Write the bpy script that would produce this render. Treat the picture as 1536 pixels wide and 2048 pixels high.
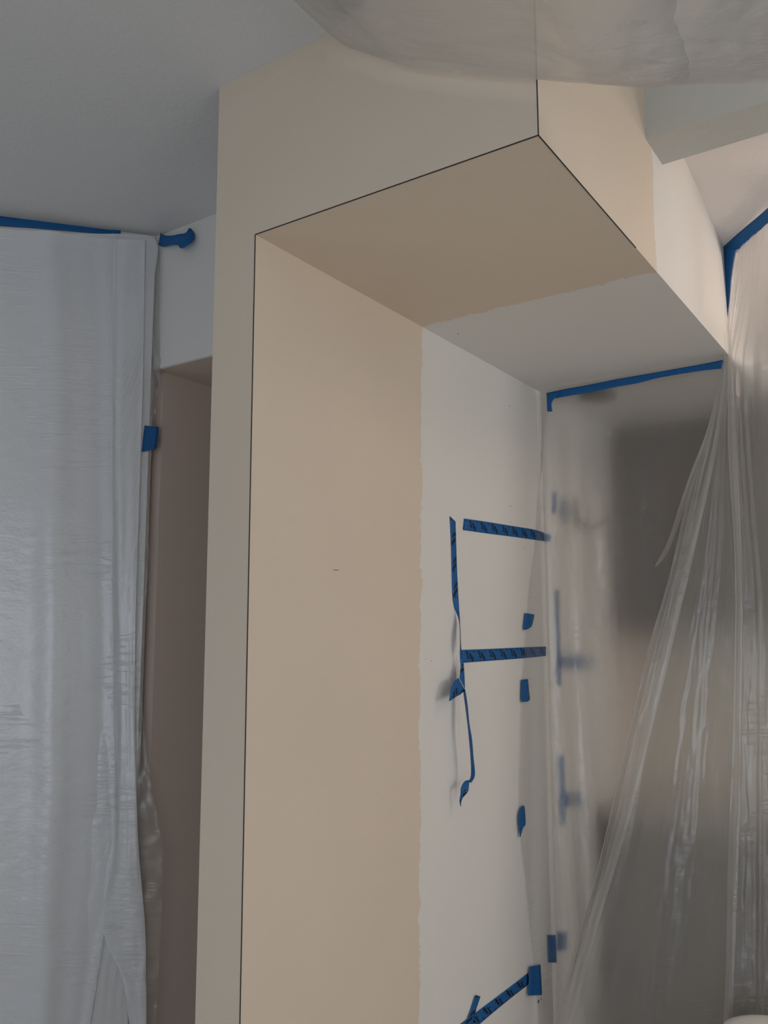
import bpy, bmesh, math, random
from mathutils import Vector, Matrix, noise
random.seed(7)
for o in list(bpy.data.objects): bpy.data.objects.remove(o)
scn = bpy.context.scene
COL = scn.collection

# ------------------------------------------------------------------ camera
FPX, PITCH, ROLL, YAW = 1688.45, 0.135067, -0.00215, -0.596572
CAM = Vector((0, 0, 1.52))
_f0 = Vector((math.sin(YAW), math.cos(YAW), 0)); _r0 = Vector((math.cos(YAW), -math.sin(YAW), 0)); _u0 = Vector((0, 0, 1))
FWD = _f0*math.cos(PITCH) + _u0*math.sin(PITCH); _up = _u0*math.cos(PITCH) - _f0*math.sin(PITCH)
RGT = _r0*math.cos(ROLL) + _up*math.sin(ROLL); UPV = _up*math.cos(ROLL) - _r0*math.sin(ROLL)
cd = bpy.data.cameras.new('camera'); cam = bpy.data.objects.new('camera', cd); COL.objects.link(cam)
cd.sensor_fit = 'HORIZONTAL'; cd.sensor_width = 36; cd.lens = FPX*36/1536
cd.clip_start = .02
cam.matrix_world = Matrix(((RGT.x, UPV.x, -FWD.x, CAM.x), (RGT.y, UPV.y, -FWD.y, CAM.y), (RGT.z, UPV.z, -FWD.z, CAM.z), (0, 0, 0, 1)))
scn.camera = cam

# ------------------------------------------------------------------ view, world, daylight
vs = scn.view_settings
vs.view_transform = 'Standard'; vs.look = 'None'; vs.gamma = 1; vs.use_curve_mapping = False; vs.exposure = 0.0
w = bpy.data.worlds.new('daylight'); scn.world = w; w.use_nodes = True
w.node_tree.nodes['Background'].inputs[0].default_value = (.62, .72, .9, 1)
w.node_tree.nodes['Background'].inputs[1].default_value = .6
def window_light(name, loc, direction, sx, sy, power, col):
    l = bpy.data.lights.new(name, 'AREA'); l.shape = 'RECTANGLE'; l.size = sx; l.size_y = sy; l.energy = power; l.color = col
    o = bpy.data.objects.new(name, l); COL.objects.link(o); o.location = loc
    o.rotation_euler = Vector(direction).to_track_quat('-Z', 'Y').to_euler()
    return o
# daylight coming in through the window openings of the room
window_light('daylight_right', (2.19, .30, 1.45), (-1, 0, 0), 1.5, 1.7, 12.2, (1, .93, .86))
window_light('daylight_back', (.95, -2.59, 1.05), (0, 1, 0), 1.9, 1.6, 26.5, (.84, .92, 1))
window_light('daylight_left', (-3.39, -1.3, .85), (1, 0, 0), 1.5, 1.2, 9, (.66, .81, 1))
window_light('daylight_kitchen', (2.19, 3.05, 1.6), (-1, 0, 0), .8, 1.0, 15, (1, .93, .85))

# ------------------------------------------------------------------ pixel -> point on a real surface
def ray(px, py): return FWD + RGT*((px-768)/FPX) + UPV*((1024-py)/FPX)
def at(px, py, axis, val):
    d = ray(px, py); return CAM + d*((val-CAM[axis])/d[axis])
def onp(px, py, p0, n):
    d = ray(px, py); return CAM + d*((p0-CAM).dot(n)/d.dot(n))

# ------------------------------------------------------------------ materials
def newmat(name):
    m = bpy.data.materials.new(name); m.use_nodes = True
    nt = m.node_tree; return m, nt, nt.nodes, nt.links, nt.nodes['Principled BSDF']
def texco(N, L, scale=(1, 1, 1), kind='Object'):
    t = N.new('ShaderNodeTexCoord'); mp = N.new('ShaderNodeMapping'); mp.inputs['Scale'].default_value = scale
    L.new(t.outputs[kind], mp.inputs['Vector']); return mp.outputs['Vector']
def nz(N, L, vec, scale, detail=2, rough=.5):
    n = N.new('ShaderNodeTexNoise'); n.inputs['Scale'].default_value = scale; n.inputs['Detail'].default_value = detail
    n.inputs['Roughness'].default_value = rough; L.new(vec, n.inputs['Vector']); return n.outputs['Fac']
def mth(N, L, op, a, b=None, c=None):
    n = N.new('ShaderNodeMath'); n.operation = op
    for i, v in enumerate((a, b, c)):
        if v is None: continue
        if isinstance(v, (int, float)): n.inputs[i].default_value = v
        else: L.new(v, n.inputs[i])
    return n.outputs[0]
def mixc(N, L, fac, a, b):
    n = N.new('ShaderNodeMix'); n.data_type = 'RGBA'
    if isinstance(fac, (int, float)): n.inputs[0].default_value = fac
    else: L.new(fac, n.inputs[0])
    for i, v in ((6, a), (7, b)):
        if isinstance(v, tuple): n.inputs[i].default_value = (*v, 1)
        else: L.new(v, n.inputs[i])
    return n.outputs[2]
def bump(N, L, h, strength, dist, B):
    b = N.new('ShaderNodeBump'); b.inputs['Strength'].default_value = strength; b.inputs['Distance'].default_value = dist
    L.new(h, b.inputs['Height']); L.new(b.outputs[0], B.inputs['Normal'])
BEIGE = (.70, .60, .49); WHITE = (.74, .725, .70)
def paint(name, col, rough=.62, tex=.0012, var=.05, scale=140):
    m, nt, N, L, B = newmat(name); v = texco(N, L)
    n1 = nz(N, L, v, 1.6, 3); n2 = nz(N, L, v, scale, 3, .6)
    dk = tuple(c*(1-var) for c in col)
    L.new(mixc(N, L, n1, dk, col), B.inputs['Base Color']); B.inputs['Roughness'].default_value = rough
    bump(N, L, n2, .5, tex, B); return m
def paint_split():
    # beige wall paint with a ragged cut-in edge; unpainted white primer beyond it
    m, nt, N, L, B = newmat('beige_paint_over_white'); v = texco(N, L)
    s = N.new('ShaderNodeSeparateXYZ'); L.new(v, s.inputs[0])
    n_f = nz(N, L, v, 70, 4, .65); n_m = nz(N, L, v, 14, 2); n_l = nz(N, L, texco(N, L, (9, 1, 1)), 5, 3)
    e = mth(N, L, 'MULTIPLY', mth(N, L, 'SUBTRACT', 2.345, s.outputs[2]), -.022)          # edge drifts a little with height
    e = mth(N, L, 'ADD', e, 1.922)
    j = mth(N, L, 'ADD', mth(N, L, 'MULTIPLY', mth(N, L, 'SUBTRACT', n_f, .5), .030), mth(N, L, 'MULTIPLY', mth(N, L, 'SUBTRACT', n_m, .5), .030))
    j = mth(N, L, 'ADD', j, mth(N, L, 'MULTIPLY', mth(N, L, 'SUBTRACT', n_l, .5), .03))
    d = mth(N, L, 'SUBTRACT', mth(N, L, 'ADD', e, j), s.outputs[1])
    mr = N.new('ShaderNodeMapRange'); mr.inputs[1].default_value = -.0018; mr.inputs[2].default_value = .0018; L.new(d, mr.inputs[0])
    n1 = nz(N, L, v, 2.2, 3); n3 = nz(N, L, v, 150, 3, .6)
    be = mixc(N, L, n1, tuple(c*.95 for c in BEIGE), tuple(c*1.03 for c in BEIGE))
    L.new(mixc(N, L, mr.outputs[0], WHITE, be), B.inputs['Base Color']); B.inputs['Roughness'].default_value = .6
    bump(N, L, n3, .5, .0011, B); return m
M = {}
M['split'] = paint_split()
M['white'] = paint('white_wall_paint', WHITE)
M['ceil'] = paint('white_ceiling_paint', (.70, .70, .70), .8, .003, .04, 90)
M['rough'] = paint('rough_beam_paint', (.60, .61, .585), .85, .004, .10, 60)
M['warmceil'] = paint('warm_ceiling_paint', (.86, .81, .78), .8, .002, .04, 90)
M['hall'] = paint('brown_hall_paint', (.76, .63, .555), .7, .001, .08)
M['floor'] = paint('canvas_floor_cover', (.62, .58, .52), .9, .002, .12, 30)
M['splash'] = paint('backsplash_paint', (.74, .68, .56), .5, .0008, .06)
M['gap'] = paint('dark_gap', (.035, .035, .035), .9, .0005, .2)
M['hole'] = paint('dark_hole', (.02, .018, .016), .9, .0005, .2)
M['frame'] = paint('window_frame_paint', (.8, .8, .78), .4)
M['metal'] = paint('dark_metal', (.05, .048, .045), .4)
M['lamp'] = paint('dark_lamp_glass', (.10, .08, .06), .3)
M['count'] = paint('countertop_stone', (.22, .20, .18), .3, .0004, .3, 40)
def wood():
    m, nt, N, L, B = newmat('dark_brown_wood'); v = texco(N, L, (30, 30, 2)); n = nz(N, L, v, 1.5, 5, .6)
    L.new(mixc(N, L, n, (.028, .021, .018), (.065, .047, .038)), B.inputs['Base Color']); B.inputs['Roughness'].default_value = .45
    bump(N, L, n, .2, .001, B); return m
M['wood'] = wood()
def tape_mat(name, printed):
    m, nt, N, L, B = newmat(name); t = N.new('ShaderNodeUVMap'); t.uv_map = 'UVMap'
    mp = N.new('ShaderNodeMapping'); L.new(t.outputs[0], mp.inputs[0]); uv = mp.outputs[0]
    n = nz(N, L, uv, 90, 3); col = mixc(N, L, n, (.006, .088, .27), (.012, .125, .36))
    if printed:                                    # rows of short slanted black strokes printed along the tape
        s = N.new('ShaderNodeSeparateXYZ'); L.new(uv, s.inputs[0]); u, v = s.outputs[0], s.outputs[1]
        def rows(pitch, skew, width, v0, v1, ph):
            p = mth(N, L, 'ADD', mth(N, L, 'MULTIPLY', mth(N, L, 'ADD', u, mth(N, L, 'MULTIPLY', v, skew)), 1/pitch), ph)
            a = mth(N, L, 'LESS_THAN', mth(N, L, 'FRACT', p), width)
            b = mth(N, L, 'MULTIPLY', mth(N, L, 'GREATER_THAN', v, v0), mth(N, L, 'LESS_THAN', v, v1))
            return mth(N, L, 'MULTIPLY', a, b)
        a = rows(.072, .85, .15, .003, .026, 0); b = rows(.072, .85, .11, .009, .032, .20); c = rows(.036, .85, .13, .027, .032, .1); d = rows(.036, .85, .13, .011, .016, .62)
        k = mth(N, L, 'MAXIMUM', mth(N, L, 'MAXIMUM', a, b), mth(N, L, 'MAXIMUM', c, d))
        col = mixc(N, L, k, col, (.004, .006, .012))
    L.new(col, B.inputs['Base Color']); B.inputs['Roughness'].default_value = .55; B.inputs['Specular IOR Level'].default_value = .3
    bump(N, L, nz(N, L, uv, 900, 2), .3, .0003, B); return m
M['tape'] = tape_mat('blue_masking_tape', False); M['ptape'] = tape_mat('printed_blue_masking_tape', True)
def plastic(name, veil=.17, clear=.08, rough=.80, ior=1.15, tint=(.86, .86, .86), gloss=.20, wr=1.0, back=.5, crease=.2):
    m = bpy.data.materials.new(name); m.use_nodes = True; nt = m.node_tree; N, L = nt.nodes, nt.links
    N.remove(N['Principled BSDF']); out = N['Material Output']
    uvn = N.new('ShaderNodeUVMap'); uvn.uv_map = 'UVMap'
    def mapped(sc, rot=0):
        mp = N.new('ShaderNodeMapping'); mp.inputs['Scale'].default_value = (*sc, 1); mp.inputs['Rotation'].default_value = (0, 0, rot)
        L.new(uvn.outputs[0], mp.inputs[0]); return mp.outputs[0]
    h1 = nz(N, L, mapped((1, 1)), 26, 4, .6)                                   # small crinkles
    h2 = nz(N, L, mapped((1.6, 22), .06), 2.4, 3, .55)                         # long shallow cross creases
    cr = mth(N, L, 'POWER', mth(N, L, 'SUBTRACT', 1.0, mth(N, L, 'MINIMUM', mth(N, L, 'MULTIPLY', mth(N, L, 'ABSOLUTE', mth(N, L, 'SUBTRACT', h2, .5)), 22), 1)), 2)
    pt = nz(N, L, mapped((1, 1)), 3.2, 2)
    cr = mth(N, L, 'MULTIPLY', cr, mth(N, L, 'GREATER_THAN', pt, .52))
    hh = mth(N, L, 'ADD', mth(N, L, 'MULTIPLY', h1, .8), mth(N, L, 'MULTIPLY', cr, crease))
    b = N.new('ShaderNodeBump'); b.inputs['Strength'].default_value = .55*wr; b.inputs['Distance'].default_value = .006; L.new(hh, b.inputs['Height'])
    rf = N.new('ShaderNodeBsdfRefraction'); rf.inputs['Color'].default_value = (.94, .94, .93, 1); rf.inputs['Roughness'].default_value = rough; rf.inputs['IOR'].default_value = ior
    tr = N.new('ShaderNodeBsdfTransparent'); tr.inputs['Color'].default_value = (.95, .95, .95, 1)
    df = N.new('ShaderNodeBsdfDiffuse'); df.inputs['Color'].default_value = (*tint, 1)
    tl = N.new('ShaderNodeBsdfTranslucent'); tl.inputs['Color'].default_value = (*tint, 1)
    gl = N.new('ShaderNodeBsdfGlossy'); gl.inputs['Roughness'].default_value = .30; gl.inputs['Color'].default_value = (.95, .95, .95, 1)
    for s in (df, tl, gl): L.new(b.outputs[0], s.inputs['Normal'])
    def mix(f, a, c):
        n = N.new('ShaderNodeMixShader')
        if isinstance(f, (int, float)): n.inputs[0].default_value = f
        else: L.new(f, n.inputs[0])
        L.new(a, n.inputs[1]); L.new(c, n.inputs[2]); return n.outputs[0]
    see = mix(clear/(1-veil), rf.outputs[0], tr.outputs[0])
    sc = mix(back, df.outputs[0], tl.outputs[0])
    body = mix(veil, see, sc)
    lw = N.new('ShaderNodeLayerWeight'); lw.inputs['Blend'].default_value = .35; L.new(b.outputs[0], lw.inputs['Normal'])
    fr = mth(N, L, 'MULTIPLY', mth(N, L, 'ADD', mth(N, L, 'MULTIPLY', lw.outputs['Fresnel'], .8), .12), gloss*2.2)
    L.new(mix(fr, body, gl.outputs[0]), out.inputs['Surface']); return m
M['plast'] = plastic('clear_plastic_sheet')
M['plast_l'] = plastic('clear_plastic_sheet_over_wall', veil=.74, clear=.08, tint=(.93, .95, .985), back=.14)
M['plast_c'] = plastic('clear_plastic_pressed_to_wall', veil=.09, clear=.80, gloss=.10)
M['plast_f'] = plastic('thin_free_hanging_plastic', veil=.14, clear=.48, gloss=.16, back=.4)
M['plast_t'] = plastic('frosted_overhead_plastic', veil=.36, clear=.24, tint=(.95, .95, .94), gloss=.16, back=.55, wr=.6)

# ------------------------------------------------------------------ mesh helpers
def link(name, me, mats, parent=None, smooth=False):
    for m in (mats if isinstance(mats, (list, tuple)) else [mats]): me.materials.append(m)
    if smooth:
        for p in me.polygons: p.use_smooth = True
    o = bpy.data.objects.new(name, me); COL.objects.link(o)
    if parent: o.parent = parent
    return o
def boxes(name, bl, mat, parent=None, bev=0):
    bm = bmesh.new()
    for x0, x1, y0, y1, z0, z1 in bl:
        r = bmesh.ops.create_cube(bm, size=1)
        for v in r['verts']: v.co = Vector(((x0+x1)/2 + v.co.x*(x1-x0), (y0+y1)/2 + v.co.y*(y1-y0), (z0+z1)/2 + v.co.z*(z1-z0)))
    if bev: bmesh.ops.bevel(bm, geom=bm.edges[:], offset=bev, segments=2, affect='EDGES')
    me = bpy.data.meshes.new(name); bm.to_mesh(me); bm.free(); return link(name, me, mat, parent)
def prism(name, poly, z0, z1, mat, parent=None):
    n = len(poly); V = [(x, y, z0) for x, y in poly] + [(x, y, z1) for x, y in poly]
    F = [tuple(range(n))[::-1], tuple(range(n, 2*n))] + [(i, (i+1) % n, n+(i+1) % n, n+i) for i in range(n)]
    me = bpy.data.meshes.new(name); me.from_pydata(V, [], F); return link(name, me, mat, parent)
def hexa(name, V, mat, parent=None):
    me = bpy.data.meshes.new(name); me.from_pydata(V, [], [(0, 3, 2, 1), (4, 5, 6, 7), (0, 1, 5, 4), (1, 2, 6, 5), (2, 3, 7, 6), (3, 0, 4, 7)])
    me.update(); return link(name, me, mat, parent)
def st(o): o['kind'] = 'structure'; return o
def tag(o, label, cat, group=None):
    o['label'] = label; o['category'] = cat
    if group: o['group'] = group
    return o
def empty(name, loc=(0, 0, 0)):
    o = bpy.data.objects.new(name, None); COL.objects.link(o); o.location = loc; o.empty_display_size = .1; return o

# ------------------------------------------------------------------ setting
YF, XL, XP, XR = 1.25, -1.296, -1.1776, -.5306
ZS, ZC, ZT = 2.345, 2.728, 3.25
YB, YK = 2.70, 3.78
W1A, W1B = Vector((-2.268, 1.316, 0)), Vector((-1.988, 1.661, 0)); W1T = (W1B-W1A).normalized(); W1N = Vector((W1T.y, -W1T.x, 0))  # faces the room
YW2, XH, ZH = 1.666, -1.967, 2.298
st(boxes('floor', [(-3.4, 2.2, -2.6, 5.2, -.1, 0)], M['floor']))
st(boxes('ceiling', [(-3.4, -.98, -2.6, YF, ZC, ZT), (-3.4, XL-.0, YF, 2.4, ZC, ZT)], M['ceil']))
st(boxes('ceiling_raised', [(-3.4, 2.2, -2.6, 5.2, ZT, ZT+.1)], M['ceil']))
wp = st(boxes('wall_pillar', [(XL, XP, YF, 3.42, 0, ZT)], M['split']))
wh = st(boxes('wall_header', [(XP, XR, YF, YK, ZS, ZT)], M['split']))
st(boxes('wall_beam', [(XR, 2.2, 1.891, 2.02, 2.66, ZT)], M['rough']))
# ceiling beyond the beam slopes gently down
def zsl(y): return 2.703 - .186*(y-2.693)
st(hexa('ceiling_sloped', [(XR, 2.02, zsl(2.02)), (2.2, 2.02, zsl(2.02)), (2.2, YK, zsl(YK)), (XR, YK, zsl(YK)),
                           (XR, 2.02, ZT), (2.2, 2.02, ZT), (2.2, YK, ZT), (XR, YK, ZT)], M['warmceil']))
# angled left wall with the hall beside it
A0 = W1A - W1T*1.7; bk = -W1N*.12
st(prism('wall_left_angled', [(A0.x, A0.y), (W1B.x, W1B.y), (W1B.x-.005, W1B.y+.02), (W1B.x+bk.x, W1B.y+bk.y), (A0.x+bk.x, A0.y+bk.y)], 0, ZC, M['white']))
st(boxes('wall_hall_header', [(-2.05, XL, YW2, YW2+.12, ZH-.001, ZC)], M['white']))
st(boxes('wall_hall_left', [(XH-.1, XH, YW2+.03, 4.4, 0, ZH)], M['hall']))
st(boxes('wall_hall_back', [(XH-.1, XL, 4.4, 4.5, 0, ZH)], M['hall']))
st(boxes('wall_hall_right', [(XL-.004, XL, YW2+.12, 4.4, 0, ZH), (XL, XP, 3.42, 4.5, 0, ZH)], M['hall']))
st(boxes('ceiling_hall', [(-2.0, XL, YW2+.004, 4.5, ZH-.003, ZH+.1)], M['hall']))
# kitchen end and the rest of the room
st(boxes('wall_kitchen', [(XP, 2.2, YK, YK+.1, 0, ZT)], M['splash']))
def holed(name, axis, c0, c1, a0, a1, ops, mat):
    bl = []; cur = a0
    def bx(p, q, z0, z1): bl.append((c0, c1, p, q, z0, z1) if axis == 0 else (p, q, c0, c1, z0, z1))
    for p, q, z0, z1 in ops: bx(cur, p, 0, ZT); bx(p, q, 0, z0); bx(p, q, z1, ZT); cur = q
    bx(cur, a1, 0, ZT); return st(boxes(name, bl, mat))
holed('wall_right', 0, 2.2, 2.32, -2.6, YK, [(-.5, 1.1, .55, 2.35), (2.6, 3.5, 1.05, 2.15)], M['white'])
holed('wall_back', 1, -2.72, -2.6, -3.4, 2.2, [(0, 1.9, .2, 1.9)], M['white'])
holed('wall_left', 0, -3.52, -3.4, -2.6, .9, [(-2.05, -.55, .25, 1.45)], M['white'])
def winframe(name, axis, c, p, q, z0, z1):
    t = .04; bl = []
    for (a, b, e, f) in ((p, p+t, z0, z1), (q-t, q, z0, z1), (p, q, z0, z0+t), (p, q, z1-t, z1), ((p+q)/2-.015, (p+q)/2+.015, z0, z1)):
        bl.append((c-.03, c+.03, a, b, e, f) if axis == 0 else (a, b, c-.03, c+.03, e, f))
    return st(boxes(name, bl, M['frame']))
winframe('window_1', 0, 2.27, -.5, 1.1, .55, 2.35); winframe('window_2', 0, 2.27, 2.6, 3.5, 1.05, 2.15)
winframe('window_3', 1, -2.67, 0, 1.9, .2, 1.9); winframe('window_4', 0, -3.47, -2.05, -.55, .25, 1.45)
# open dark joints along the corner beads
g = .0011
boxes('corner_gap', [(XP-g, XP+.0006, YF-.0006, YF+g, 0, ZS)], M['gap'], wp)
boxes('corner_gap', [(XP, XR, YF-.0006, YF+g, ZS-.0006, ZS+g)], M['gap'], wh)
boxes('corner_gap', [(XR-g, XR+.0006, YF-.0006, YF+g, ZS, ZT)], M['gap'], wh)
boxes('corner_gap', [(XR-g, XR+.0006, YF, at(1272, 499, 0, XR).y, ZS-.0006, ZS+g)], M['gap'], wh)
# nail holes and a scuff in the inner face of the pillar wall
def disc(name, c, n, r, mat, parent, sq=1):
    bm = bmesh.new(); bmesh.ops.create_cone(bm, cap_ends=True, segments=8, radius1=r, radius2=r*.7, depth=.001)
    q = n.to_track_quat('Z', 'Y').to_matrix().to_4x4(); bm.transform(Matrix.Translation(c) @ q @ Matrix.Diagonal((1, sq, 1, 1)))
    me = bpy.data.meshes.new(name); bm.to_mesh(me); bm.free(); return link(name, me, mat, parent)
for px, py, r in ((1019, 812, .0022), (1021, 1012, .0022), (1021, 1045, .0015), (1043, 1048, .0012), (1048, 1096, .0016), (1077, 2003, .006), (1082, 1998, .003), (862, 1322, .0013), (852, 1318, .001), (905, 1062, .001)):
    disc('nail_hole', at(px, py, 0, XP+.0003), Vector((1, 0, 0)), r, M['hole'], wp)
p = at(672, 1140, 0, XP); boxes('scratch', [(XP, XP+.0004, p.y-.010, p.y+.010, p.z-.0006, p.z+.0006)], M['hole'], wp)
disc('pinhole', at(916, 667, 2, ZS-.0003), Vector((0, 0, 1)), .0018, M['hole'], wh)

# ------------------------------------------------------------------ tape strips
def strip(name, pairs, mat, label, group=None, sub=4, parent=None, thick=.0003):
    # pairs: world points across the tape, taken along its length; smoothed and given a thin body
    P = [(Vector(a), Vector(b)) for a, b in pairs]; R = []
    for i in range(len(P)-1):
        for k in range(sub):
            t = k/sub
            def cr(j):
                p0 = P[max(i-1, 0)][j]; p1 = P[i][j]; p2 = P[i+1][j]; p3 = P[min(i+2, len(P)-1)][j]
                return .5*((2*p1) + (p2-p0)*t + (2*p0-5*p1+4*p2-p3)*t*t + (3*p1-p0-3*p2+p3)*t**3)
            R.append((cr(0), cr(1)))
    R.append(P[-1]); V = []; UV = []; u = 0; NC = 4
    for i, (a, b) in enumerate(R):
        if i: u += ((a+b)/2 - (R[i-1][0]+R[i-1][1])/2).length
        wd = (b-a).length
        for c in range(NC+1): V.append(a.lerp(b, c/NC)); UV.append((u, wd*c/NC))
    F = [(i*(NC+1)+c, i*(NC+1)+c+1, (i+1)*(NC+1)+c+1, (i+1)*(NC+1)+c) for i in range(len(R)-1) for c in range(NC)]
    me = bpy.data.meshes.new(name); me.from_pydata(V, [], F); ul = me.uv_layers.new(name='UVMap')
    for l in me.loops: ul.data[l.index].uv = UV[l.vertex_index]
    o = link(name, me, mat, parent, True); md = o.modifiers.new('body', 'SOLIDIFY'); md.thickness = thick; md.offset = 0
    if label: tag(o, label, 'tape', group)
    return o
def PP(x, y, o=.0012): return at(x, y, 0, XP+o)
def pst(L): return [(PP(*a), PP(*b)) for a, b in L]
G1 = 'printed blue tape strips on the inner white wall'
# printed tape on the white part of the inner wall
strip('masking_tape', pst([((926, 1060), (928, 1037)), ((975, 1067), (976, 1044)), ((1030, 1074), (1031, 1053)), ((1071, 1080), (1072, 1060)), ((1098, 1084), (1104, 1072))]),
      M['ptape'], 'upper printed blue tape strip running level across the white wall', G1)
strip('masking_tape', pst([((921, 1326), (920, 1300)), ((975, 1322), (974, 1298)), ((1040, 1317), (1040, 1295)), ((1092, 1312), (1092, 1293))]),
      M['ptape'], 'lower printed blue tape strip running level across the white wall', G1)
t = strip('masking_tape', pst([((899.5, 1032), (911, 1043)), ((902, 1085), (912.5, 1090)), ((903.5, 1140), (914, 1140)), ((905, 1190), (916.5, 1188, .004)), ((909, 1215, .002), (918, 1212, .010)),
      ((917, 1238, .006), (919.5, 1237, .016)), ((919.5, 1262, .010), (921, 1262, .024)), ((920, 1290, .014), (922, 1290, .026)), ((920, 1310, .018), (924.5, 1310, .026)), ((921, 1330, .022), (928, 1335, .022)),
      ((919, 1357, .03), (930, 1378, .022))]), M['ptape'], 'peeling vertical printed blue tape hanging loose off the white wall', G1)
strip('curled_flap', pst([((930, 1380, .024), (917, 1356, .030)), ((922, 1388, .027), (909, 1362, .034)), ((913, 1393, .030), (902, 1376, .036)), ((906, 1398, .034), (898.5, 1399, .037)), ((900, 1402, .036), (897.5, 1402, .037))]), M['ptape'], None, parent=t)
strip('dangling_end', pst([((926, 1380, .022), (930, 1378, .034)), ((930, 1410, .026), (935, 1408, .042)), ((935, 1450, .034), (939, 1448, .048)), ((938, 1480, .036), (944, 1478, .050)), ((941, 1515, .036), (947, 1514, .050)),
      ((942, 1548, .036), (950, 1550, .050)), ((938, 1562, .036), (942, 1566, .050))]), M['tape'], None, parent=t)
strip('twisted_tip', pst([((942, 1560, .04), (938, 1566, .03)), ((930, 1562, .032), (937, 1580, .044)), ((922, 1575, .030), (934, 1586, .042)), ((921, 1588, .026), (927, 1594, .036)), ((919, 1602, .022), (923, 1601, .03)), ((921, 1613, .02), (922, 1613, .024))]), M['ptape'], None, parent=t)
# patches pinning the left edge of the alcove sheet to the wall
G2 = 'blue tape patches holding the sheet edge to the wall'
strip('masking_tape', pst([((1050, 1226, .006), (1069, 1229, .006)), ((1049, 1240, .006), (1067, 1240, .006)), ((1047, 1257, .006), (1063, 1253, .006)), ((1049, 1260, .005), (1056, 1258, .006))]), M['tape'], 'topmost small blue tape patch beside the plastic edge, between the level strips', G2)
strip('masking_tape', pst([((1043, 1360, .006), (1056, 1358, .006)), ((1042.5, 1385, .006), (1058, 1382, .006)), ((1042.5, 1402, .006), (1060, 1398, .006)), ((1045, 1404, .006), (1056, 1403, .006))]), M['tape'], 'small upright blue tape patch just below the lower level strip', G2)
strip('masking_tape', pst([((1044, 1612, .008), (1048.5, 1611, .006)), ((1038, 1625, .008), (1050, 1622, .006)), ((1037.5, 1645, .008), (1051, 1648, .006)), ((1039, 1660, .008), (1046, 1656, .007)), ((1039.5, 1674, .008), (1041, 1674, .008))]), M['tape'], 'pointed blue tape patch alone midway down the plastic edge', G2)
strip('masking_tape', pst([((1059, 1934, .008), (1081, 1929, .008)), ((1057.5, 1960, .008), (1082.5, 1958, .008)), ((1056, 1991, .008), (1084, 1990, .008))]), M['tape'], 'largest blue tape patch at the bottom of the plastic edge', G2)
strip('masking_tape', pst([((1056, 1946), (1058, 1968)), ((1020, 1974), (1022, 1996)), ((980, 2004), (983, 2028)), ((945, 2030), (950, 2056)), ((900, 2063), (906, 2090))]), M['ptape'], 'slanting printed blue tape strip running down from the largest patch', G1)
strip('masking_tape', pst([((951, 1990, .004), (961, 1993, .006)), ((943, 2014, .003), (953, 2017, .003)), ((935, 2035, .0024), (947, 2040, .0024)), ((926, 2056, .0024), (938, 2062, .0024))]), M['ptape'], 'short printed blue tape stub crossing the slanting strip at the bottom', G1)
# tape along the back edge of the soffit
t = strip('masking_tape', [(at(*a, 1, YB-.020), at(*b, 1, YB-.020)) for a, b in [((1093, 786), (1094, 800)), ((1130, 778), (1131, 793)), ((1180, 769), (1181, 784)), ((1230, 759), (1232, 774)), ((1275, 751), (1277, 766)), ((1310, 745), (1312, 757)), ((1360, 736), (1362, 748)), ((1405, 728), (1407, 741)), ((1449, 719), (1445, 737))]],
      M['tape'], 'blue tape strip along the back edge of the soffit')
strip('folded_corner', [(at(*a, 1, YB-.026), at(*b, 1, YB-.026)) for a, b in [((1093, 786), (1118, 786)), ((1093.5, 796), (1109, 797)), ((1094, 808), (1103, 808)), ((1094.5, 823), (1105, 823))]], M['tape'], None, parent=t)
# tape along the angled ceiling line and down the corner, right
BC = Vector((XR, 2.693, 2.703)); SN = Vector((0, .186, 1)).normalized()
Be = onp(1536, 415, BC, SN); BT = (Be-BC); BT.z = 0; BT.normalize(); BN = Vector((-BT.y, BT.x, 0)); BN = BN if BN.y < 0 else -BN
def BP(x, y, o=.004): return onp(x, y, BC+BN*o, BN)
strip('masking_tape', [(BP(*a), BP(*b)) for a, b in [((1446, 493), (1462, 512)), ((1470, 472), (1476, 503)), ((1492, 453), (1492, 486)), ((1515, 434), (1515, 466)), ((1540, 412), (1540, 444)), ((1575, 382), (1575, 415)), ((1620, 343), (1620, 377))]], M['tape'], 'blue tape strip slanting up along the sloped ceiling line')
strip('masking_tape', [(BP(*a, .006), BP(*b, .006)) for a, b in [((1446, 494), (1473, 500)), ((1446.5, 515), (1471, 512)), ((1447.5, 545), (1465, 545)), ((1449, 580), (1461, 580)), ((1451, 620), (1457, 620)), ((1453, 656), (1454, 656))]], M['tape'], 'blue tape wedge tapering down the white corner')
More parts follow.
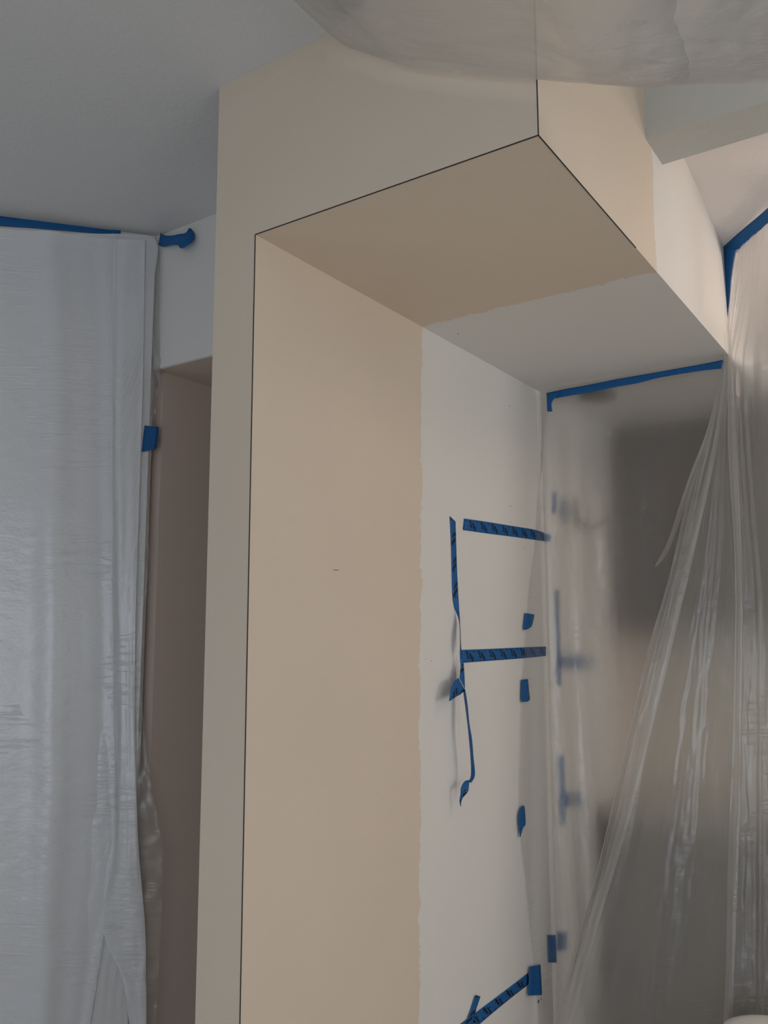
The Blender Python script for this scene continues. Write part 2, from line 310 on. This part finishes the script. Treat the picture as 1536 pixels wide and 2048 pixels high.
# tape on the angled left wall
def WP(x, y, o=.003): return onp(x, y, W1B+W1N*o, W1N)
t = strip('masking_tape', [(WP(*a), WP(*b)) for a, b in [((-60, 425), (-60, 445)), ((0, 432), (0, 452)), ((60, 438), (60, 456)), ((120, 445), (120, 461)), ((180, 451), (180, 466)), ((215, 455), (214, 468)), ((241, 457.5), (226, 466))]], M['tape'], 'long blue tape strip under the ceiling above the left plastic')
strip('folded_end', [(WP(*a, .008), WP(*b, .008)) for a, b in [((222, 460), (241, 457.5)), ((227, 468), (240.5, 466)), ((232, 476), (239.5, 473)), ((238, 480), (239, 480))]], M['tape'], None, parent=t)
strip('masking_tape', [(at(*a, 1, YW2-o), at(*b, 1, YW2-p)) for a, o, b, p in [((321, 466), .010, (317, 490), .006), ((330, 471), .018, (327, 493.5), .012), ((345, 471, ), .026, (342, 490.5), .02), ((358, 468), .03, (355, 490), .026), ((371, 466), .03, (362, 497), .034), ((379, 456), .022, (376, 491), .03), ((386, 462), .014, (385, 483), .02), ((390, 470), .008, (389.5, 477), .01)]],
      M['tape'], 'loose curled blue tape scrap on the wall above the hall opening')
strip('masking_tape', [(WP(*a, .030), WP(*b, .030)) for a, b in [((289, 851), (317.5, 854)), ((287, 868), (316.5, 870)), ((285, 888), (314, 889)), ((283.5, 904), (312, 898))]], M['tape'], 'blue tape square holding the left plastic at the hall corner')
# tape left behind the alcove sheet, on the same wall
G3 = 'blurred blue tape bits behind the alcove plastic'
for L_, lab in (([((1106, 985), (1115, 985)), ((1104, 1028), (1113, 1028))], 'blurred blue tape bit behind plastic, upper pair, left one'),
                ([((1126, 1000), (1138, 1002)), ((1126, 1042), (1138, 1042))], 'blurred blue tape bit behind plastic, upper pair, right one'),
                ([((1112, 1180), (1122, 1180)), ((1113, 1280), (1124, 1280)), ((1114, 1370), (1126, 1370))], 'blurred upright blue tape behind plastic near the lower level strip'),
                ([((1122, 1312), (1122, 1336)), ((1150, 1312), (1150, 1336)), ((1190, 1312), (1190, 1337))], 'blurred level blue tape behind plastic crossing the upright one'),
                ([((1118, 1510), (1130, 1510)), ((1120, 1580), (1132, 1580)), ((1122, 1648), (1132, 1648))], 'blurred upright blue tape behind plastic above the counter'),
                ([((1132, 1585), (1132, 1612)), ((1168, 1582), (1168, 1612))], 'blurred short level blue tape behind plastic above the counter'),
                ([((1094, 1870), (1112, 1870)), ((1096, 1925), (1116, 1925))], 'lowest blurred blue tape blob behind plastic'),
                ([((1118, 1862), (1136, 1862)), ((1116, 1900), (1132, 1900))], 'small blurred blue tape beside the lowest blob behind plastic')):
    strip('masking_tape', [(PP(*a), PP(*b)) for a, b in L_], M['tape'], lab, G3)

# ------------------------------------------------------------------ plastic sheets
def crm(p0, p1, p2, p3, t): return .5*((2*p1) + (p2-p0)*t + (2*p0-5*p1+4*p2-p3)*t*t + (3*p1-p0-3*p2+p3)*t**3)
def spline(P, n):
    out = []
    for k in range(n+1):
        s = k/n*(len(P)-1); i = min(int(s), len(P)-2); t = s-i
        out.append(crm(P[max(i-1, 0)], P[i], P[i+1], P[min(i+2, len(P)-1)], t))
    return out
def sheet(name, cols, nu, nv, disp, mat, parent=None):
    # cols: top-to-bottom lists of control points; disp(u, v, p) -> offset vector
    A = [spline(c, nv) for c in cols]
    rows = [spline([a[j] for a in A], nu) for j in range(nv+1)]
    V = []; UV = []
    W = sum((rows[nv//2][i+1]-rows[nv//2][i]).length for i in range(nu)); H = sum((A[0][j+1]-A[0][j]).length for j in range(nv))
    for j in range(nv+1):
        for i in range(nu+1):
            p = rows[j][i]; V.append(p + disp(i/nu, j/nv, p)); UV.append((W*i/nu, H*(1-j/nv)))
    F = [(j*(nu+1)+i, (j+1)*(nu+1)+i, (j+1)*(nu+1)+i+1, j*(nu+1)+i+1) for j in range(nv) for i in range(nu)]
    me = bpy.data.meshes.new(name); me.from_pydata(V, [], F); ul = me.uv_layers.new(name='UVMap')
    for l in me.loops: ul.data[l.index].uv = UV[l.vertex_index]
    return link(name, me, mat, parent, True)
def n3(x, y, z): return noise.noise(Vector((x, y, z)))
def ridge(x, y, z): return 1-abs(noise.noise(Vector((x, y, z))))*2

# left sheet: hangs against the angled wall, wraps past the corner of the hall opening
EL = [(241, 468), (311, 480), (316, 560), (316, 660), (322, 742), (312, 810), (306, 870), (300, 960), (297, 1100), (290, 1250), (283, 1390), (297, 1540), (316, 1640), (325, 1720), (322, 1830), (316, 1940), (311, 2060), (306, 2200)]
def cxw(y): return 310-(y-472)*.0355                    # where the wall corner stands
def left_col(k, o=.022):
    out = []
    for (ex, ey) in EL:
        r = min(ex, cxw(ey)+2); x = -140 + (r+140)*k
        y = ey if k > .98 else (max(ey, 425 + x*.145) if ey < 500 else ey)
        out.append(WP(x, y, o))
    return out
def free_col(k, o=.024):
    return [WP(min(ex, cxw(ey)+2)*(1-k) + ex*k + (.5 if k > .9 else 0), ey, o) for ex, ey in EL]
def dl(u, v, p):
    g = min(1, v*3.5)
    s = u*W1T.dot(Vector((1, 0, 0)))
    a = .006*math.sin(u*8.5+.9*math.sin(v*2.6)) + .005*math.exp(-((u-.50-.02*math.sin(v*5))/.06)**2)
    a += .007*g*n3(u*3.4, v*1.3, .3) + .0025*n3(u*9, v*5, 2.2) + .0012*n3(u*30, v*24, 5)
    return W1N*(a*g*.8*min(1, (1-u)*8)+.002)
def dfe(u, v, p):
    a = .004*n3(u*2, v*60, 3) + .003*n3(u*3, v*130, 7)
    return W1N*(a*min(1, v*4)*(.3+u)+.002) + W1T*u*(.003*n3(v*22, 1, 4)+.0015*n3(v*60, 2, 4))
lt = empty('plastic_sheet', (WP(100, 2048).x, WP(100, 2048).y, 0))
bpy.context.view_layer.update()
def place(o, par): o.parent = par; o.matrix_parent_inverse = Matrix.Translation(-Vector(par.location)); return o
s = sheet('sheet_panel', [left_col(k) for k in (0, .2, .4, .6, .75, .9, 1)], 130, 190, dl, M['plast_l']); place(s, lt)
s = sheet('free_edge', [free_col(k) for k in (0, .5, 1)], 16, 260, dfe, M['plast_f']); place(s, lt)
def flap(name, cols_px, off, nu, nv, seed, par, mat, pl=WP, amp=.004, nrm=W1N, ridges=()):
    cols = [[pl(x, y, off) for x, y in c] for c in cols_px]
    def d(u, v, p): return nrm*(amp*n3(u*1.8, v*2.4, seed) + amp*.25*n3(u*6, v*14, seed+3) + sum(h*math.exp(-((u-c-.012*n3(v*9, c, 2))/q)**2) for c, q, h in ridges))
    return place(sheet(name, cols, nu, nv, d, mat), par)
# a doubled-over fold in front: left panel edge and right gathered edge
flap('folded_layer', [[(-130, 448), (-130, 900), (-130, 1300), (-130, 1700), (-140, 2080)], [(60, 462), (60, 900), (58, 1300), (52, 1700), (40, 2080)], [(205, 475), (212, 900), (216, 1300), (215, 1700), (165, 2080)], [(232, 477), (222, 900), (226, 1300), (226, 1700), (170, 2080)]], .034, 70, 110, 3.3, lt, M['plast_l'], amp=.008, ridges=((.42, .06, .012), (.62, .05, -.004)))
flap('folded_layer', [[(226, 478), (224, 900), (226, 1300), (228, 1650), (206, 1850), (246, 1960), (262, 2080)], [(250, 479), (246, 900), (252, 1300), (256, 1650), (250, 1850), (268, 1960), (278, 2080)], [(290, 480), (285, 780), (270, 1300), (275, 1650), (290, 1850), (292, 1960), (294, 2080)]], .038, 24, 90, 7.1, lt, M['plast_l'], amp=.006)
tag(lt, 'translucent plastic sheet covering the angled left wall beside the hall opening', 'plastic sheet')

# alcove sheet: from the soffit tape down, left edge lapped onto the inner wall
EA = [(1104, 800), (1094, 850), (1085, 920), (1074, 1010), (1069, 1080), (1060, 1160), (1052, 1240), (1046, 1340), (1043, 1400), (1040, 1500), (1037, 1600), (1042, 1680), (1052, 1780), (1062, 1880), (1070, 1960), (1076, 2040), (1078, 2180)]
NZ = [e[1] for e in EA]
def alc_col(kind, t=0):
    out = []
    for i, (ex, ey) in enumerate(EA):
        if kind == 'edge': p = PP(ex, ey, .0035)
        elif kind == 'lap': a = PP(ex, ey, .0035); p = Vector((XP+.006, a.y*.4+(YB-.02)*.6, a.z))
        elif kind == 'corner': a = PP(ex, ey, .0035); p = Vector((XP+.014, YB-.008, a.z))
        else:
            x0 = XP+.02; x = x0 + (XR+.03-x0)*t; z0 = at(1105, 800, 1, YB).z
            zt = ZS-.035; z = zt - (zt-(-.15))*(i/(len(EA)-1))**1.0
            p = Vector((x, YB-.006 - .035*min(1, i/8)*math.sin(t*math.pi), z))
        out.append(p)
    return out
ZE = [PP(ex, ey).z for ex, ey in EA]
def main_col(t):
    out = []
    zt = ZS-.03
    for i in range(len(EA)):
        z = zt + (ZE[i]-ZE[0])*(zt+.3)/(ZE[0]-ZE[-1]) if False else zt + (ZE[i]-ZE[0])
        x = XP+.02 + (XR+.16-XP-.02)*t
        out.append(Vector((x, YB-.006 - .03*min(1, i/6)*math.sin(t*math.pi*.8), z)))
    return out
def da(u, v, p):
    g = min(1, v*6)*min(1, u*14); q = p.x*1.0
    a = .006*math.sin(p.x*70+1.5*math.sin(v*4)) * math.exp(-max(0, (p.x-XP-.12))*14) + .012*n3(p.x*7+v, v*2.0, 1.1) + .004*n3(p.x*22, v*7, 3) + .0018*n3(p.x*60, v*40, 6)
    return Vector((.0, -1, 0))*(a*g) + Vector((1, 0, 0))*(.0015+.0015*n3(v*20, u*9, 2))*0
al = empty('plastic_sheet', (XP+.3, YB, 0))
s = sheet('sheet_panel', [alc_col('corner')] + [main_col(t) for t in (.03, .08, .2, .4, .6, .8, 1)], 130, 180, da, M['plast']); place(s, al)
def dlap(u, v, p): return Vector((1, 0, 0))*(.0012+.0014*n3(u*3, v*12, 2)+.002*u) + Vector((0, 1, 0))*(1-u)*(.006*n3(v*14, 3, 1)+.003*n3(v*40, 3, 1))
s = sheet('wall_lap', [alc_col('edge'), alc_col('lap'), alc_col('corner')], 24, 180, dlap, M['plast_c']); place(s, al)
tag(al, 'translucent plastic sheet hung across the alcove under the soffit tape', 'plastic sheet')

# right sheet: hangs from the sloped ceiling line, gathers at the corner and fans out in front of the alcove sheet
def yv(py): return YB - .03 - .12*max(0, (py-720))/1300
def rc(L): return [BP(x, y, .010) if y < 660 else at(x, y, 1, yv(y)) for x, y in L]
rcols = [rc([(1472, 502), (1463, 560), (1457, 650), (1447, 730), (1418, 850), (1375, 1000), (1340, 1150), (1297, 1300), (1262, 1450), (1228, 1600), (1193, 1750), (1150, 1900), (1108, 2060), (1080, 2200)]),
         rc([(1476, 500), (1467, 560), (1459, 650), (1450, 730), (1425, 850), (1388, 1000), (1355, 1150), (1316, 1300), (1280, 1450), (1246, 1600), (1212, 1750), (1172, 1900), (1135, 2060), (1110, 2200)]),
         rc([(1482, 495), (1473, 560), (1463, 650), (1453, 730), (1436, 850), (1412, 1000), (1392, 1150), (1362, 1300), (1335, 1450), (1312, 1600), (1285, 1750), (1255, 1900), (1225, 2060), (1205, 2200)]),
         rc([(1492, 486), (1482, 560), (1468, 650), (1457, 730), (1448, 850), (1438, 1000), (1428, 1150), (1410, 1300), (1396, 1450), (1382, 1600), (1366, 1750), (1346, 1900), (1325, 2060), (1310, 2200)]),
         rc([(1502, 478), (1492, 560), (1476, 650), (1463, 730), (1462, 850), (1466, 1000), (1472, 1150), (1470, 1300), (1464, 1450), (1460, 1600), (1456, 1750), (1452, 1900), (1448, 2060), (1445, 2200)]),
         rc([(1515, 466), (1510, 560), (1500, 650), (1488, 730), (1490, 850), (1500, 1000), (1512, 1150), (1518, 1300), (1518, 1450), (1518, 1600), (1518, 1750), (1518, 1900), (1518, 2060), (1518, 2200)]),
         rc([(1540, 445), (1540, 560), (1538, 650), (1535, 730), (1540, 850), (1552, 1000), (1564, 1150), (1572, 1300), (1575, 1450), (1578, 1600), (1580, 1750), (1582, 1900), (1584, 2060), (1585, 2200)]),
         rc([(1640, 360), (1640, 560), (1640, 650), (1640, 730), (1640, 850), (1650, 1000), (1660, 1150), (1665, 1300), (1668, 1450), (1670, 1600), (1672, 1750), (1674, 1900), (1676, 2060), (1676, 2200)])]
def dr(u, v, p):
    g = .35 + min(1, v*1.6)
    a = .010*math.sin(u*17+.8)*math.sin(u*7) + .014*math.exp(-((u-.60)/.022)**2) + .008*math.exp(-((u-.33-.03*v)/.03)**2) + .008*math.exp(-((u-.72)/.015)**2)
    if p.z > 2.2: a += .006*math.sin(u*70)
    a += .012*n3(u*9, v*1.6, 8.1) + .004*n3(u*26, v*8, 3.4) + .0022*n3(u*60, v*40, 1.2)
    return Vector((0, -1, 0))*(a*g*.75+.006)
rt = empty('plastic_sheet', (-.4, 2.5, 0))
s = sheet('sheet_panel', rcols, 200, 170, dr, M['plast']); place(s, rt)
# gathered pleats where the sheet bunches up at the corner
def PA(x, y, o): return at(x, y, 1, yv(max(y, 720))-o)
flap('gathered_pleat', [[(1449, 668), (1446, 760), (1422, 900), (1368, 1120), (1310, 1360), (1240, 1640), (1165, 1900), (1120, 2080)], [(1452, 668), (1450, 760), (1432, 900), (1384, 1120), (1328, 1360), (1258, 1640), (1182, 1900), (1136, 2080)]], .03, 10, 100, 4.4, rt, M['plast'], pl=PA, amp=.005, nrm=Vector((0, -1, 0)))
flap('gathered_pleat', [[(1454, 660), (1456, 760), (1456, 900), (1470, 1150), (1466, 1450), (1456, 1700), (1452, 1900), (1445, 2080)], [(1462, 660), (1466, 760), (1474, 900), (1484, 1150), (1482, 1450), (1478, 1700), (1470, 1900), (1464, 2080)]], .04, 12, 100, 9.4, rt, M['plast'], pl=PA, amp=.006, nrm=Vector((0, -1, 0)))
flap('gathered_pleat', [[(1446, 720), (1438, 760), (1414, 860), (1372, 970), (1336, 1080), (1310, 1130)], [(1450, 720), (1444, 770), (1420, 880), (1376, 1000), (1338, 1100), (1311, 1135)]], .012, 8, 60, 2.4, rt, M['plast'], pl=PA, amp=.003, nrm=Vector((0, -1, 0)))
tag(rt, 'translucent plastic sheet gathered at the corner and fanning down on the right', 'plastic sheet')

# overhead sheet: taped at the ceiling step, sagging across under the raised ceiling
prof = [(650, 64), (690, 88), (735, 107), (780, 123), (822, 136), (940, 150), (1075, 158), (1200, 166), (1290, 168), (1400, 158), (1536, 124), (1700, 70)]
prof2 = [(1180, 163), (1240, 168), (1290, 170.5), (1400, 164), (1480, 163), (1560, 161), (1700, 150)]
def over(name, P, y0, y1, lift, seed, par, back=0):
    cols = []
    for px, py in P:
        e = at(px, py, 1, y0)
        if px <= 650: e = Vector((-.975, y0, ZC-.006))
        cols.append([Vector((e.x, y0, e.z)), Vector((e.x, y0-.12, e.z-(.004 if px > 660 else 0))), Vector((e.x, y0-.5, e.z+lift*.4*(px > 660))), Vector((e.x, y0-1.0, e.z+lift*(px > 660))), Vector((e.x, y1, e.z+lift*1.4*(px > 660)))])
    def d(u, v, p):
        a = .016*n3(p.x*5, p.y*3, seed)*min(1, u*8) + .005*n3(p.x*14+p.y*9, p.y*8-p.x*4, seed+4)*min(1, u*10) + .0016*n3(p.x*45, p.y*45, seed)
        return Vector((0, 0, 1))*a*(.35+.65*min(1, v*10)) - Vector((0, 0, .002))
    return place(sheet(name, cols, 130, 130, d, M['plast_t']), par)
ov = empty('plastic_sheet', (-.4, .6, 2.2))
over('sheet_panel', prof, 1.222, -.6, .04, 1.7, ov); over('folded_hem', prof2, 1.232, .9, .05, 6.2, ov)
tag(ov, 'frosted plastic sheet sagging overhead below the raised ceiling', 'plastic sheet')

# ------------------------------------------------------------------ things seen blurred through the plastic
def thick_line(name, a, b, wdt, dep, mat, nrm):
    t = (b-a).normalized(); s = nrm.cross(t).normalized()*wdt/2; n = nrm*dep
    return hexa(name, [a-s, a+s, b+s, b-s, a-s+n, a+s+n, b+s+n, b-s+n], mat)
for px, py, x0, wd, z0, lab in ((688, 42, -.945, .014, 2.742, 'narrow dark wooden batten blurred above the overhead plastic by the ceiling edge'), (716, 18, -.915, .03, 2.762, 'wider dark wooden batten blurred above the overhead plastic, farther from the ceiling edge')):
    e = at(px, py, 1, YF)
    tag(boxes('wood_batten', [(e.x-wd/2, e.x+wd/2, .35, YF, e.z, e.z+.04)], M['wood'], None, .002), lab, 'batten')
# shallow ceiling lamp under the soffit just behind the alcove sheet
c = at(1187, 784, 2, ZS); cl = empty('ceiling_lamp', (c.x, c.y+.05, ZS))
def lathe(name, prof_, mat, loc, par, seg=28, axis=None):
    V = []; F = []
    for i, (r, z) in enumerate(prof_):
        for k in range(seg): an = 2*math.pi*k/seg; V.append((r*math.cos(an), r*math.sin(an), z))
    for i in range(len(prof_)-1):
        for k in range(seg): F.append((i*seg+k, i*seg+(k+1) % seg, (i+1)*seg+(k+1) % seg, (i+1)*seg+k))
    F.append(tuple(range(seg))); F.append(tuple(range((len(prof_)-1)*seg, len(prof_)*seg)))
    me = bpy.data.meshes.new(name); me.from_pydata(V, [], F); o = link(name, me, mat, None, True); o.parent = par; o.location = loc
    if axis: o.rotation_euler = axis
    return o
lathe('rim', [(.062, 0), (.066, -.006), (.064, -.014), (.056, -.016)], M['metal'], (0, 0, 0), cl); lathe('lens', [(.055, -.004), (.052, -.018), (.03, -.026), (.004, -.028)], M['lamp'], (0, 0, 0), cl)
tag(cl, 'dark round ceiling lamp blurred behind plastic just under the soffit tape', 'lamp')
# dark coat hook on the inner wall behind the alcove sheet
h = PP(1152, 1028, 0); hk = empty('wall_hook', (XP, h.y, h.z))
boxes('back_plate', [(0, .006, -.022, .022, -.055, .055)], M['metal'], hk, .002)
cu = bpy.data.meshes.new('arm'); V = []; F = []
pts = [Vector((.004, .0, -.01)), Vector((.03, .01, -.045)), Vector((.06, .03, -.055)), Vector((.085, .05, -.04)), Vector((.09, .055, -.015))]
for i, q in enumerate(pts):
    for k in range(8): an = k*math.pi/4; V.append(q + Vector((0, math.cos(an), math.sin(an)))*.008)
for i in range(len(pts)-1):
    for k in range(8): F.append((i*8+k, i*8+(k+1) % 8, (i+1)*8+(k+1) % 8, (i+1)*8+k))
F += [tuple(range(8)), tuple(range(len(V)-8, len(V)))]
cu.from_pydata(V, [], F); link('arm', cu, M['metal'], hk, True)
tag(hk, 'dark metal hook blurred on the white wall behind the alcove plastic', 'hook')
# kitchen units beyond the sheets
def cabinet(name, x0, x1, y0, y1, z0, z1, label, group, drawers=False):
    c = empty(name, ((x0+x1)/2, y0, z0)); wd = x1-x0; hx = wd/2
    boxes('body', [(-hx, hx, .02, y1-y0, 0, z1-z0)], M['wood'], c)
    top = z1-z0
    if drawers:
        d = boxes('drawer', [(-hx+.003, hx-.003, 0, .02, top-.16, top-.004)], M['wood'], c, .002); boxes('handle', [(-.06, .06, -.03, -.022, top-.09, top-.08), (-.055, -.047, -.024, 0, top-.09, top-.08), (.047, .055, -.024, 0, top-.09, top-.08)], M['metal'], d); top -= .165
    for s in (-1, 1):
        a, b = (-hx+.003, -.0015) if s < 0 else (.0015, hx-.003)
        d = boxes('door', [(a, b, 0, .02, .08 if drawers else .003, top-.003)], M['wood'], c, .002)
        bl = .08 if drawers else .003
        boxes('raised_panel', [(a+.05, b-.05, -.006, .004, bl+.05, top-.055)], M['wood'], d, .002)
        hz = (top-.16 if drawers else .05); hxp = -.025 if s < 0 else .025
        boxes('handle', [(hxp-.005, hxp+.005, -.032, -.024, hz, hz+.1), (hxp-.005, hxp+.005, -.026, 0, hz, hz+.01), (hxp-.005, hxp+.005, -.026, 0, hz+.09, hz+.1)], M['metal'], d)
    tag(c, label, 'cabinet', group); return c
pos = ['at the white wall', 'second from the white wall', 'third from the white wall']
for i in range(3):
    x0 = XP+.002+i*.62; zt = ZS-.002 if i == 0 else 2.38
    if i == 1: x0 += .03
    cabinet('wall_cabinet', x0, x0+.615, 3.44, YK-.021, 1.49, zt, 'dark brown wall cabinet blurred behind plastic, ' + pos[i], 'dark wall cabinets in the kitchen')
    cabinet('base_cabinet', XP+.002+i*.62, XP+.002+i*.62+.615, 3.17, YK-.021, 0, .82, 'dark brown base cabinet blurred behind plastic, ' + pos[i], 'dark base cabinets in the kitchen', True)
tag(boxes('countertop', [(XP+.002, XP+1.88, 3.14, YK, .82, .855)], M['count'], None, .003), 'dark countertop blurred behind plastic over the base cabinets', 'countertop')

# ------------------------------------------------------------------ warm globe lamp under the sloped ceiling, off to the right
lp = empty('unseen_globe_lamp', (.12, 2.62, zsl(2.62)))
m, nt, N, L, B = newmat('lit_globe_glass'); B.inputs['Base Color'].default_value = (1, .9, .8, 1); B.inputs['Emission Color'].default_value = (1, .80, .66, 1); B.inputs['Emission Strength'].default_value = 12
lathe('canopy', [(.06, 0), (.06, -.015), (.02, -.03), (.012, -.06)], M['metal'], (0, 0, 0), lp)
lathe('globe', [(.02, -.02), (.07, -.035), (.11, -.07), (.12, -.115), (.10, -.165), (.05, -.20), (.008, -.21)], m, (0, 0, 0), lp)
tag(lp, 'lit frosted globe lamp hanging under the sloped ceiling', 'lamp')

# white bucket standing in front of the right sheet; only its lid reaches the frame
c = at(1556, 2076, 1, 2.36); bk_ = empty('bucket', (c.x, c.y, 0)); hB = c.z+.004
m, nt, N, L, B = newmat('white_bucket_plastic'); B.inputs['Base Color'].default_value = (.82, .82, .80, 1); B.inputs['Roughness'].default_value = .4
lathe('body', [(.105, 0), (.108, .004), (.125, hB-.06), (.13, hB-.05), (.13, hB-.03)], m, (0, 0, 0), bk_)
lathe('lid', [(.134, hB-.04), (.136, hB-.02), (.13, hB-.006), (.10, hB+.004), (.05, hB+.012), (.004, hB+.014)], m, (0, 0, 0), bk_)
tag(bk_, 'white rounded bucket lid peeking in at the bottom right corner', 'bucket')

# unseen globe light added on the raised ceiling to brighten the overhead plastic
lp2 = empty('unseen_globe_lamp', (.75, -.1, ZT))
lathe('canopy', [(.07, 0), (.07, -.015), (.02, -.03), (.012, -.04)], M['metal'], (0, 0, 0), lp2)
m2 = bpy.data.materials['lit_globe_glass'].copy(); m2.name = 'added_fill_globe'; m2.node_tree.nodes['Principled BSDF'].inputs['Emission Color'].default_value = (1, .95, .88, 1); m2.node_tree.nodes['Principled BSDF'].inputs['Emission Strength'].default_value = 11
lathe('globe', [(.02, -.03), (.08, -.05), (.13, -.09), (.14, -.13), (.11, -.18), (.05, -.21), (.01, -.22)], m2, (0, 0, 0), lp2)
tag(lp2, 'added unseen globe light on the raised ceiling, brightening the overhead plastic', 'lamp')
